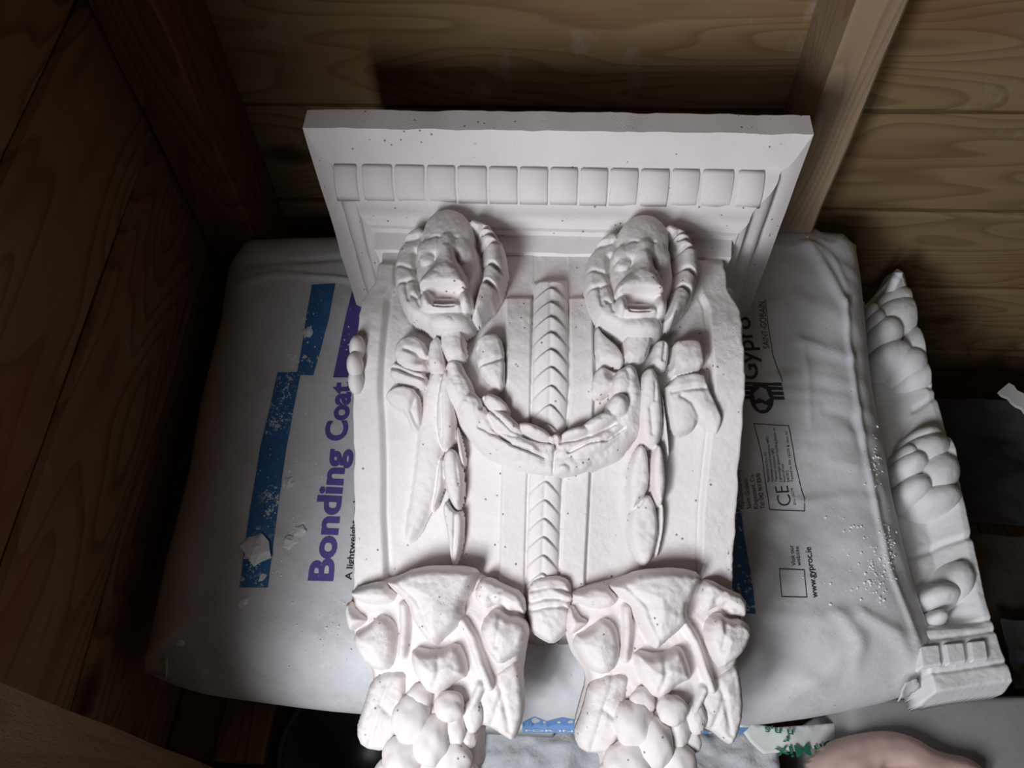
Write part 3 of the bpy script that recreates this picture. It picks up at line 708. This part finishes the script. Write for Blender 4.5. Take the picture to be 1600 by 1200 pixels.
def drop_right(R):
    R.poly([(1000,578),(1025,572),(1034,618),(1037,668),(1030,697),(1016,703),(999,690),(996,640)], 16, 9, 3, 14, sm=2); R.cut([(1014,640),(1018,680)], 3, 2); R.cut([(1022,600),(1021,630)], 1.5, 2)
    R.poly([(1000,690),(1014,704),(1017,762),(996,792),(984,800),(980,750),(988,712)], 13, 8, 3, 12, sm=2)
    R.poly([(1017,702),(1034,690),(1041,748),(1037,786),(1028,794),(1015,762)], 17, 7, 3, 10, sm=2)
    R.poly([(1035,598),(1042,650),(1048,706),(1044,720),(1036,680)], 11, 5, 2, 8, sm=1)
    R.poly([(982,800),(1013,764),(1028,794),(1031,832),(1020,878),(1002,886),(986,850)], 11, 9, 2, 14, sm=2)
    R.poly([(1030,796),(1038,780),(1040,820),(1030,868),(1024,874),(1031,832)], 8, 4, 1, 6, sm=1)
    R.cut([(1014,702),(1016,762),(998,792)], 1.6, 4); R.cut([(1027,794),(1031,830),(1022,872)], 1.8, 3); R.noise(.5, 8, 75)
patch('leaf_drop', (966, 560, 1062, 900), drop_right, .009, PL, corbel, seed=8)

# --- grape clusters with their leaves
def cq(pts, dx, dy): return [(520+x/3.636+dx, 870+y/3.636+dy) for x, y in pts]
LEAVES = [
 ('leaf', [(280,140),(345,112),(470,50),(700,42),(835,66),(810,150),(790,215),(752,270),(755,350),(690,430),(640,468),(590,520),(540,500),(480,430),(430,345),(410,265),(350,215)], 34, 12, 7, 60, [((400,160),(500,250),(590,490))]),
 ('leaf', [(75,180),(280,125),(370,200),(340,280),(200,295),(90,245)], 25, 10, 4, 40, []),
 ('leaf', [(42,275),(95,238),(125,300),(195,350),(185,385),(80,445),(50,380)], 22, 8, 3, 25, [((95,250),(100,310),(130,330))]),
 ('leaf', [(78,445),(190,375),(250,308),(335,335),(375,420),(372,545),(335,655),(230,668),(130,585)], 26, 12, 6, 60, [((240,330),(200,390),(140,420))]),
 ('leaf', [(780,215),(835,110),(900,115),(960,150),(1092,205),(1105,345),(1040,318),(985,322),(940,270),(850,322)], 25, 8, 3, 30, [((900,230),(950,190)), ((960,250),(1060,300))]),
 ('leaf', [(852,332),(938,278),(990,332),(1060,332),(1128,392),(1090,520),(1030,582),(940,635),(880,565),(820,440)], 31, 10, 6, 55, [((940,290),(950,380),(930,500))]),
 ('leaf', [(430,500),(590,525),(705,470),(765,560),(782,690),(700,722),(640,785),(560,805),(500,755),(430,640)], 30, 12, 7, 60, [((600,520),(610,640),(560,790))]),
 ('leaf', [(940,640),(1052,585),(1078,700),(1092,880),(1062,1010),(1022,1080),(960,1045),(900,1000),(820,975),(765,900),(830,760),(880,680)], 17, 8, 4, 60, [((900,640),(960,780),(1000,1000)), ((960,780),(900,960))]),
 ('leaf', [(195,700),(300,640),(430,640),(425,790),(400,960),(340,1090),(280,1135),(140,1115),(98,1010),(140,880)], 20, 10, 6, 70, [((330,660),(270,850),(200,1080)), ((270,850),(380,940))]),
]
STEMS = [[(735,370),(790,460),(850,640),(890,740)], [(400,280),(405,420),(390,560)], [(610,800),(600,900)], [(780,880),(840,740)]]
GRAPES = [(660,852,74,66,30), (692,975,56,80,22), (770,1035,46,52,18), (560,1035,92,110,27), (440,925,100,105,26), (400,1150,112,100,26), (690,1160,92,88,24), (598,925,55,60,22), (795,900,52,72,22), (540,1230,90,80,22), (330,1240,90,80,18), (760,1260,70,70,16), (490,800,62,62,24), (640,1290,80,70,18)]
OUTL = [(60,250),(120,160),(300,120),(480,70),(700,60),(840,100),(900,150),(1080,230),(1100,400),(1060,560),(1050,700),(1060,880),(1020,1020),(960,1020),(830,960),(810,1090),(820,1300),(300,1300),(270,1100),(150,1080),(130,1010),(160,880),(220,680),(110,540),(80,430)]
LC = .022
def cluster(dx, dy, v):
    root = patch('grape_cluster', (520+dx, 868+dy, 842+dx, 1240+dy), lambda R: (R.poly(cq(OUTL, dx, dy), 10, 14, 5, 60, base=0), [R.stroke(cq(s_, dx, dy), 9, 12, base=12, k=2) for s_ in STEMS], R.noise(.8, 16, 90+v)), LC, PL, corbel, res=.0010, floor=-14, solid=-.022, seed=10+v)
    for i, (nm, pts, h, ed, bu, bw_, veins) in enumerate(LEAVES):
        if v == 2:
            pts = [(x+7*math.sin(y*.021+i), y+6*math.cos(x*.023+i*2)) for x, y in pts]
        pp = cq(pts, dx, dy); xs = [p[0] for p in pp]; ys = [p[1] for p in pp]
        def fn(R, pp=pp, h=h, ed=ed, bu=bu, bw_=bw_, veins=veins, i=i):
            R.poly(pp, h-3, ed*1.5, bu*1.5+2, bw_, sm=1, k=2)
            for vv in veins: R.cut(cq(vv, dx, dy), 4.5, 2.0)
            R.noise(1.2, 40, 100+v*20+i); R.noise(.3, 7, 130+i)
        patch(nm, (min(xs)-14, min(ys)-14, max(xs)+14, max(ys)+14), fn, LC, PL, root, res=.0007, floor=0.0, solid=-.004, seed=20+i, rough=.2)
    for i, (cx, cy, rx, ry, h) in enumerate(GRAPES):
        px, py = cq([(cx, cy)], dx, dy)[0]
        if py > 1225: continue
        u, w_ = uw(px, py, h*.001-.004); sc = .00053/3.636
        bm = bmesh.new(); bmesh.ops.create_icosphere(bm, subdivisions=4, radius=1)
        c = P3(np.array(u), np.array(w_), bfun(w_)+h*.001-.006)
        a = random.uniform(-.3, .3)
        for q in bm.verts:
            n_ = 1+.11*float(vnoise(q.co.x*1.6+i, q.co.y*1.6+q.co.z, 60+v))+.03*float(vnoise(q.co.x*5+i, q.co.y*5+q.co.z*3, 65+v)); x, y, z = q.co*n_
            x2, y2 = x*math.cos(a)-y*math.sin(a), x*math.sin(a)+y*math.cos(a)
            q.co = Vector(c)+Vector((1, 0, 0))*x2*rx*sc*1.02+Vector(Wd)*y2*ry*sc*1.16+Vector(Nn)*z*.5*(rx+ry)*sc*.95
        bm_obj('grape', bm, PL, root, 0, True)
cluster(0, 0, 1); cluster(350, 5, 2)
# curled end of the centre band between the clusters
def tip(R):
    R.poly([(824,905),(862,896),(896,905),(893,960),(887,985),(866,1008),(848,1000),(828,985),(822,950)], 14, 10, 5, 22)
    for k in range(3):
        y = 925+k*13; R.cut([(824,y+5),(850,y-3),(880,y-4),(896,y+8)], 2.6, 3.2)
    R.stroke([(832,930),(860,922),(888,934)], 6, 5, base=15, k=1); R.noise(.5, 8, 77)
patch('scroll_tip', (814, 880, 904, 1018), tip, .012, PL, corbel, floor=-12, solid=-.020, seed=30)
# side rosettes peeping past the flanks of the body
for sx, pts in ((-1, [(551,530),(547,556),(549,582)]), (1, [(1143,455),(1150,480),(1156,505)])):
    for px, py in pts:
        p = on(px-sx*3, py, 0, CX+sx*.146); bm = bmesh.new(); bmesh.ops.create_icosphere(bm, subdivisions=3, radius=.0075)
        for q in bm.verts: q.co = Vector((q.co.x*.8, q.co.y*1.3, q.co.z*1.6))+Vector(p)+Vector((0, 0, -.012))
        bm_obj('side_scroll', bm, PL, corbel, 0, True)

# ================================================================== second bracket, right of the sack, on its side
b2 = thing('small_bracket', 'white plaster bracket with rounded fruit lumps wedged between the sack and dark wrapping', 'bracket')
def patch2(name, bb, fn, z, mat, parent, res=.0010, floor=-4., solid=None, seed=0):
    cs = [on(x, y, 2, z) for x in (bb[0], bb[2]) for y in (bb[1], bb[3])]
    x0, x1 = min(c[0] for c in cs), max(c[0] for c in cs); y0, y1 = min(c[1] for c in cs), max(c[1] for c in cs)
    U, V_ = np.meshgrid(np.linspace(x0, x1, int((x1-x0)/res)+2), np.linspace(y0, y1, int((y1-y0)/res)+2), indexing='ij')
    tl = .235*(V_-.35)
    P = np.stack([U, V_, np.full(U.shape, z)+tl*0], -1); X, Y = proj(P); R = Relief(X, Y); fn(R); H = blur(R.H, 2)+.2*fbm(X/8, Y/8, seed)
    keep = H > floor; P[..., 2] = z+np.maximum(H, floor)*.001; B = P.copy(); B[..., 2] = (z+solid) if solid is not None else 0
    return link(name, grid_mesh(P, keep, B if solid is not None else None), mat, parent, True)
Z2 = .350
def b2_body(R):
    R.poly([(1384,440),(1397,424),(1410,432),(1450,590),(1502,782),(1538,950),(1578,1070),(1500,1081),(1452,1089),(1425,980),(1378,700),(1350,470)], 10, 5, 0, 40, sm=0)
    R.H = np.minimum(R.H, 10)
    edge = ix(R.Y, [(1405,425),(1450,590),(1502,782),(1538,950),(1578,1070)])
    hol = np.clip((edge-R.X-14)/40, 0, 1); R.H -= 20*hol*(1-sstep(960, 990, R.Y))
    for c in ([(1420,600),(1450,612),(1470,616)], [(1430,640),(1460,625)], [(1420,870),(1470,850),(1520,842)], [(1440,910),(1500,880)], [(1470,960),(1500,940),(1515,900)]): R.cut(c, 5, 4)
    for y0 in (982, 1000, 1052): R.cut([(1400,y0+8),(1480,y0),(1570,y0-14)], 2.5, 3)
    R.noise(1.0, 30, 55)
patch2('body_block', (1330, 415, 1590, 1110), b2_body, Z2, PL2, b2, solid=-.038, floor=-17)
for px, py, rx, ry, h in ((1400,500,38,30,26),(1380,528,28,24,28),(1365,512,16,18,24),(1358,496,12,14,20),(1400,478,34,22,22),(1392,560,34,22,22),(1420,572,28,24,22),(1440,590,30,18,16),(1432,545,24,30,20),
        (1442,712,40,26,30),(1418,735,26,22,30),(1412,722,16,20,26),(1460,745,36,34,28),(1425,770,26,22,26),(1462,782,38,22,22),(1480,715,26,30,22),(1440,690,30,16,24),(1470,930,30,18,14),(1500,905,22,28,14),(1465,965,16,12,12)):
    patch2('fruit_lump', (px-rx-8, py-ry-8, px+rx+8, py+ry+8), lambda R: (R.dome(px, py, rx, ry, h, ang=-8), R.noise(.5, 15, px), setattr(R, 'H', np.minimum(R.H, (ix(R.Y, [(1407,425),(1450,590),(1502,782),(1538,950)])-R.X)*5.0))), Z2+.004, PL2, b2, floor=-20, res=.0012, seed=px % 13)
for x0, x1 in ((1428,1462),(1468,1500),(1506,1534)):
    patch2('dentil', (x0-8, 990, x1+8, 1056), lambda R: R.poly([(x0,1012-(x0-1430)*.09),(x1,1009-(x0-1430)*.09),(x1+5,1044-(x0-1430)*.12),(x0+5,1048-(x0-1430)*.12)], 9, 3, 0, 10, sm=0), Z2+.006, PL2, b2, floor=-4, res=.0007, seed=3)
p = on(1400, 440, 2, Z2+.012)
crumple('broken_tip', [tuple(on(1381,466,2,Z2+.010)), tuple(on(1392,436,2,Z2+.03)), tuple(on(1399,423,2,Z2+.035)), tuple(on(1407,446,2,Z2+.012))], .008, PL2, b2)

# ================================================================== things around and under
def crumpled_sheet(name, x0, x1, y0, y1, zf, amp, sc, mat, label, cat, n=110, seed=0, thick=.004):
    U, V_ = np.meshgrid(np.linspace(x0, x1, n), np.linspace(y0, y1, n), indexing='ij')
    r = 1-np.abs(vnoise(U*sc, V_*sc*1.3, seed))*1.6
    Z_ = zf(U, V_)+amp*fbm(U*sc*.7, V_*sc, seed+2)+amp*.7*r
    e = 1+.05*vnoise(U*30, V_*30, seed+5); U2 = (x0+x1)/2+(U-(x0+x1)/2)*e; V2 = (y0+y1)/2+(V_-(y0+y1)/2)*e
    P = np.stack([U2, V2, Z_], -1); B = P.copy(); B[..., 2] -= thick
    o = link(name, grid_mesh(P, None, B), mat, None, True); return tag(o, label, cat)
crumpled_sheet('crumpled_wrapping', .465, .80, .385, .545, lambda x, y: .205+(y-.40)*.1, .010, 16, MDARK, 'crumpled dark blue-grey wrapping behind the small bracket at the right edge', 'wrapping', seed=4)
crumpled_sheet('brown_sacking', .462, .80, .185, .372, lambda x, y: .185+(y-.16)*.06, .012, 12, MBROWN, 'folded brown sacking beside the small bracket at the right edge', 'sacking', seed=9)
crumpled_sheet('clear_film', .478, .62, .20, .27, lambda x, y: .212+(y-.2)*.1, .006, 34, MTAPE, 'crumpled shiny plastic film on the brown sacking', 'film', n=80, seed=14, thick=.002)
def bar(p0, p1, wd, th, mat, name, label, cat):
    a = Vector(p0); b = Vector(p1); d = (b-a); L = d.length; d.normalize(); s_ = d.cross(Vector((0, 0, 1))).normalized(); u = s_.cross(d)
    bm = bmesh.new(); rows = []
    for i in range(9):
        c = a+d*L*i/8; k = wd*(1+.15*math.sin(i*2.2)); rows.append([bm.verts.new(c+s_*x*k+u*z*th) for x, z in ((-1,-1),(1,-1),(1,1),(-1,1))])
    for r0, r1 in zip(rows[:-1], rows[1:]):
        for j in range(4): bm.faces.new((r0[j], r0[(j+1) % 4], r1[(j+1) % 4], r1[j]))
    bm.faces.new(rows[0]); bm.faces.new(rows[-1])
    return tag(bm_obj(name, bm, mat, None, .0008), label, cat)
bar(on(1567,606,2,.235), on(1625,650,2,.235), .011, .002, PL2, 'plaster_offcut', 'thin pale broken strip above the dark wrapping at the right edge', 'offcut')
# second sack below the first
def low_sack():
    V = []; n = 40; m_ = 28
    U, V_ = np.meshgrid(np.linspace(-1, 1, n), np.linspace(-1, 1, m_), indexing='ij')
    t = np.power(np.clip((1-np.abs(U)**5), 0, 1), .5)*np.power(np.clip((1-np.abs(V_)**5), 0, 1), .5)
    X = .0+U*.315+.004*fbm(V_*3, U*3, 2); Y = .40+V_*.205+.004*fbm(U*4, V_, 5)
    sl = bag_plane(Y)-.10-.082
    T = np.stack([X, Y, sl+.060*t+.003*fbm(U*5, V_*5, 3)*t], -1); B = np.stack([X, Y, sl-.055*t], -1)
    return grid_mesh(T, None, B)
o = link('lower_sack', low_sack(), BAG, None, True); tag(o, 'second full sack lying directly underneath the printed one', 'sack')
bm = bmesh.new(); box(bm, -.30, .30, .22, .60, 0, .130)
for q in bm.verts:
    if q.co.z > .1 and q.co.y > .5: q.co.z = .222
o = bm_obj('timber_block', bm, WX, None, .004); tag(o, 'low timber block carrying the stacked sacks', 'block')
o.rotation_euler.x = 0
# grey dusty slab, white label block, and others at the bottom edge
def rock(name, x0, x1, y0, y1, zt, zb, mat, label, cat, amp=.004, sc=30, seed=1, n=70, edge=.012, sk=0):
    U, V_ = np.meshgrid(np.linspace(x0, x1, n), np.linspace(y0, y1, n), indexing='ij')
    d = np.minimum(np.minimum(U-x0, x1-U), np.minimum(V_-y0, y1-V_)); t = np.clip(d/edge, 0, 1)
    T = np.stack([U, V_+sk*(U-x0), zt-edge*(1-np.sqrt(1-(1-t)**2))+amp*fbm(U*sc, V_*sc, seed)], -1); B = T.copy(); B[..., 2] = zb
    return tag(link(name, grid_mesh(T, None, B), mat, None, True), label, cat)
rock('dusty_slab', -.065, .235, .015, .150, .215, 0, MGREY, 'dusty pale grey block below the sack between the grape clusters', 'block', .006, 40, 3)
rock('white_box', -.072, .012, .132, .150, .262, .217, MPAPER, 'small white box on the dusty grey block under the sack edge', 'box', .0006, 20, 5, 30, .002)
rock('grey_slab', .275, .66, .0, .165, .305, 0, plain('grey_board', (.30, .295, .295), .8, 20, .15, .001), 'flat grey slab under the small bracket at the lower right', 'slab', .0015, 12, 8, 50, .004, .06)
bar(on(742,1150,2,.235), on(733,1225,2,.225), .004, .004, plain('pale_stick', (.42, .34, .30), .7), 'wooden_stick', 'short pale stick poking out below the left grape cluster', 'stick')
# white paper bag with green handwriting
def paper_z(x, y): return .262+.004*fbm(np.asarray(x)*22, np.asarray(y)*22, 31)+.10*(np.asarray(y)-.12)
pp = [on(px, py, 2, .262)[:2] for px, py in ((1148,1128),(1210,1138),(1330,1128),(1345,1142),(1310,1160),(1250,1174),(1192,1178),(1172,1160))]
bm = bmesh.new(); bm.faces.new([bm.verts.new((x, y, 0)) for x, y in pp]); refine(bm, .006)
for q in bm.verts: q.co.z = float(paper_z(q.co.x, q.co.y))
bmesh.ops.recalc_face_normals(bm, faces=bm.faces[:]); bmesh.ops.solidify(bm, geom=bm.faces[:], thickness=.004)
pb = bm_obj('paper_packet', bm, MPAPER, None, 0, True); tag(pb, 'white paper packet with green handwriting under the front edge of the sack', 'packet')
def pap_text(t, a, b, cap):
    A = on(*a, 2, .262)[:2]; B_ = on(*b, 2, .262)[:2]; me = text_affine(t, A, B_, cap, .015)
    on_bag(me, 'green_handwriting', INK_G, .003, paper_z, pb)
pap_text('n n,s', (1236,1142), (1192,1137), .007); pap_text('Mix', (1262,1163), (1207,1171), .010); pap_text('r', (1228,1152), (1218,1153), .007); pap_text('on', (1300,1156), (1270,1166), .008)
for i, (xa, xb, sh) in enumerate(((-.396, -.345, 0), (-.343, -.290, .006))):
    bm = bmesh.new(); box(bm, xa, xb, .10, .40, .150+sh, .166+sh)
    tag(bm_obj('loose_board', bm, WY, None, .0015), ('weathered board lying against the left wall below the corner of the sack', 'second weathered board lying between the wall board and the bucket')[i], 'board')
# black bucket lower left
def lathe(prof, cx, cy, seg=64):
    V = []; Q = []
    for r, z in prof:
        for k in range(seg): a = k*math.tau/seg; V.append((cx+r*math.cos(a), cy+r*math.sin(a), z))
    for i in range(len(prof)-1):
        for k in range(seg): Q.append((i*seg+k, i*seg+(k+1) % seg, (i+1)*seg+(k+1) % seg, (i+1)*seg+k))
    bm = bmesh.new(); me = pydata(V, Q); bm.from_mesh(me); bmesh.ops.remove_doubles(bm, verts=bm.verts[:], dist=1e-5); return bm
bk = thing('bucket', 'black bucket standing in shade below the left end of the sack', 'bucket')
bm_obj('bucket_shell', lathe([(.0, .004), (.058, .004), (.070, .16), (.074, .165), (.074, .172), (.068, .172), (.066, .16), (.056, .012), (0, .012)], -.205, .115), MBLACK, bk, 0, True)
bm_obj('rim', lathe([(.074, .150), (.077, .150), (.077, .157), (.074, .157), (.074, .150)], -.205, .115), MBLACK, bk, 0, True)
# pink clay bowl lower right
bw_ = thing('clay_form', 'rounded pinkish clay form at the bottom right below the grey slab', 'form')
def clay():
    n = 90; U, V_ = np.meshgrid(np.linspace(.225, .47, n), np.linspace(-.02, .15, n), indexing='ij')
    X, Y = proj(np.stack([U, V_, np.full(U.shape, .33)], -1)); R = Relief(X, Y, -30)
    R.poly([(1290,1165),(1330,1142),(1400,1130),(1450,1145),(1480,1168),(1540,1175),(1580,1230),(1280,1240),(1275,1190)], 22, 26, 8, 50)
    R.cutd(1395, 1195, 30, 12, 9); R.stroke([(1370,1205),(1385,1182),(1425,1178),(1450,1190)], 6, 6, base=20); R.noise(.6, 14, 3)
    H = blur(R.H, 2); P = np.stack([U, V_, .302+H*.001], -1); B = P.copy(); B[..., 2] = .29
    return grid_mesh(P, H > -8, B)
link('clay_body', clay(), MPINK, bw_, True)
# ================================================================== loose crumbs of plaster on the sack
def crumb(px, py, r, i, zf=bag_z):
    x, y = unbag(px, py, 0); bm = bmesh.new(); bmesh.ops.create_icosphere(bm, subdivisions=2, radius=r)
    a, b, c = random.uniform(.7, 1.3), random.uniform(.7, 1.3), random.uniform(.3, .5)
    for q in bm.verts: q.co = Vector((q.co.x*a, q.co.y*b, q.co.z*c))*(1+.3*random.uniform(-1, 1))
    o = bm_obj('plaster_crumb', bm, PL2); o.location = (x, y, float(zf(x, y))+r*.25); o.rotation_euler.z = random.uniform(0, 6); return o
GRP = 'loose plaster crumbs on the sack'
big = [(403,862,.0125,'largest flat plaster flake, on the lower end of the blue stripe'), (452,758,.0055,'plaster chip beside the middle of the blue stripe, left of the lettering'),
       (470,832,.0065,'lumpy plaster piece left of the first letters of the purple lettering'), (455,848,.0060,'rounded plaster piece below the lumpy one left of the purple lettering'),
       (383,942,.0042,'square plaster crumb just below the end of the blue stripe'), (411,903,.0035,'plaster crumb near the bottom edge of the blue stripe'), (280,1002,.0032,'lone plaster crumb near the front left corner of the sack'),
       (482,520,.0055,'plaster flake on the upper blue stripe')]
for i, (px, py, r, lb) in enumerate(big): tag(crumb(px, py, r, i), lb, 'crumb', GRP)
def crumbs_stuff():
    V = []; Fc = []
    spots = [(484,520,14,30,60), (458,560,14,20,60), (445,620,14,25,90), (440,660,14,14,30), (425,780,12,20,30), (420,800,14,40,60), (395,885,14,14,60), (465,830,22,18,60), (405,735,8,18,25), (435,895,12,14,25), (480,1000,90,60,70), (450,700,60,150,60), (1375,720,12,60,50), (1370,900,20,50,90), (1390,850,15,50,60), (1340,850,60,120,50), (540,520,12,50,25)]
    for cx, cy, sx, sy, n in spots:
        for _ in range(n):
            px, py = random.gauss(cx, sx*.5), random.gauss(cy, sy*.5); x, y = unbag(px, py, 0); z = float(bag_z(x, y)); r = random.choice([.0005, .0006, .0008, .0010, .0014, .0018])
            b = len(V); a = random.uniform(0, 6)
            for k in range(4): V.append((x+r*math.cos(a+k*1.57)*random.uniform(.6, 1.2), y+r*math.sin(a+k*1.57)*random.uniform(.6, 1.2), z-.0002))
            V.append((x, y, z+r*.7+.0004)); Fc += [(b, b+1, b+4), (b+1, b+2, b+4), (b+2, b+3, b+4), (b+3, b, b+4)]
    return pydata(V, Fc)
o = link('plaster_dust', crumbs_stuff(), PL2); tag(o, 'fine white plaster grit scattered over the sack and its blue stripe', 'grit', None, 'stuff')
print('TRIS', sum(len(o.data.polygons)*2 for o in bpy.data.objects if o.type == 'MESH'))
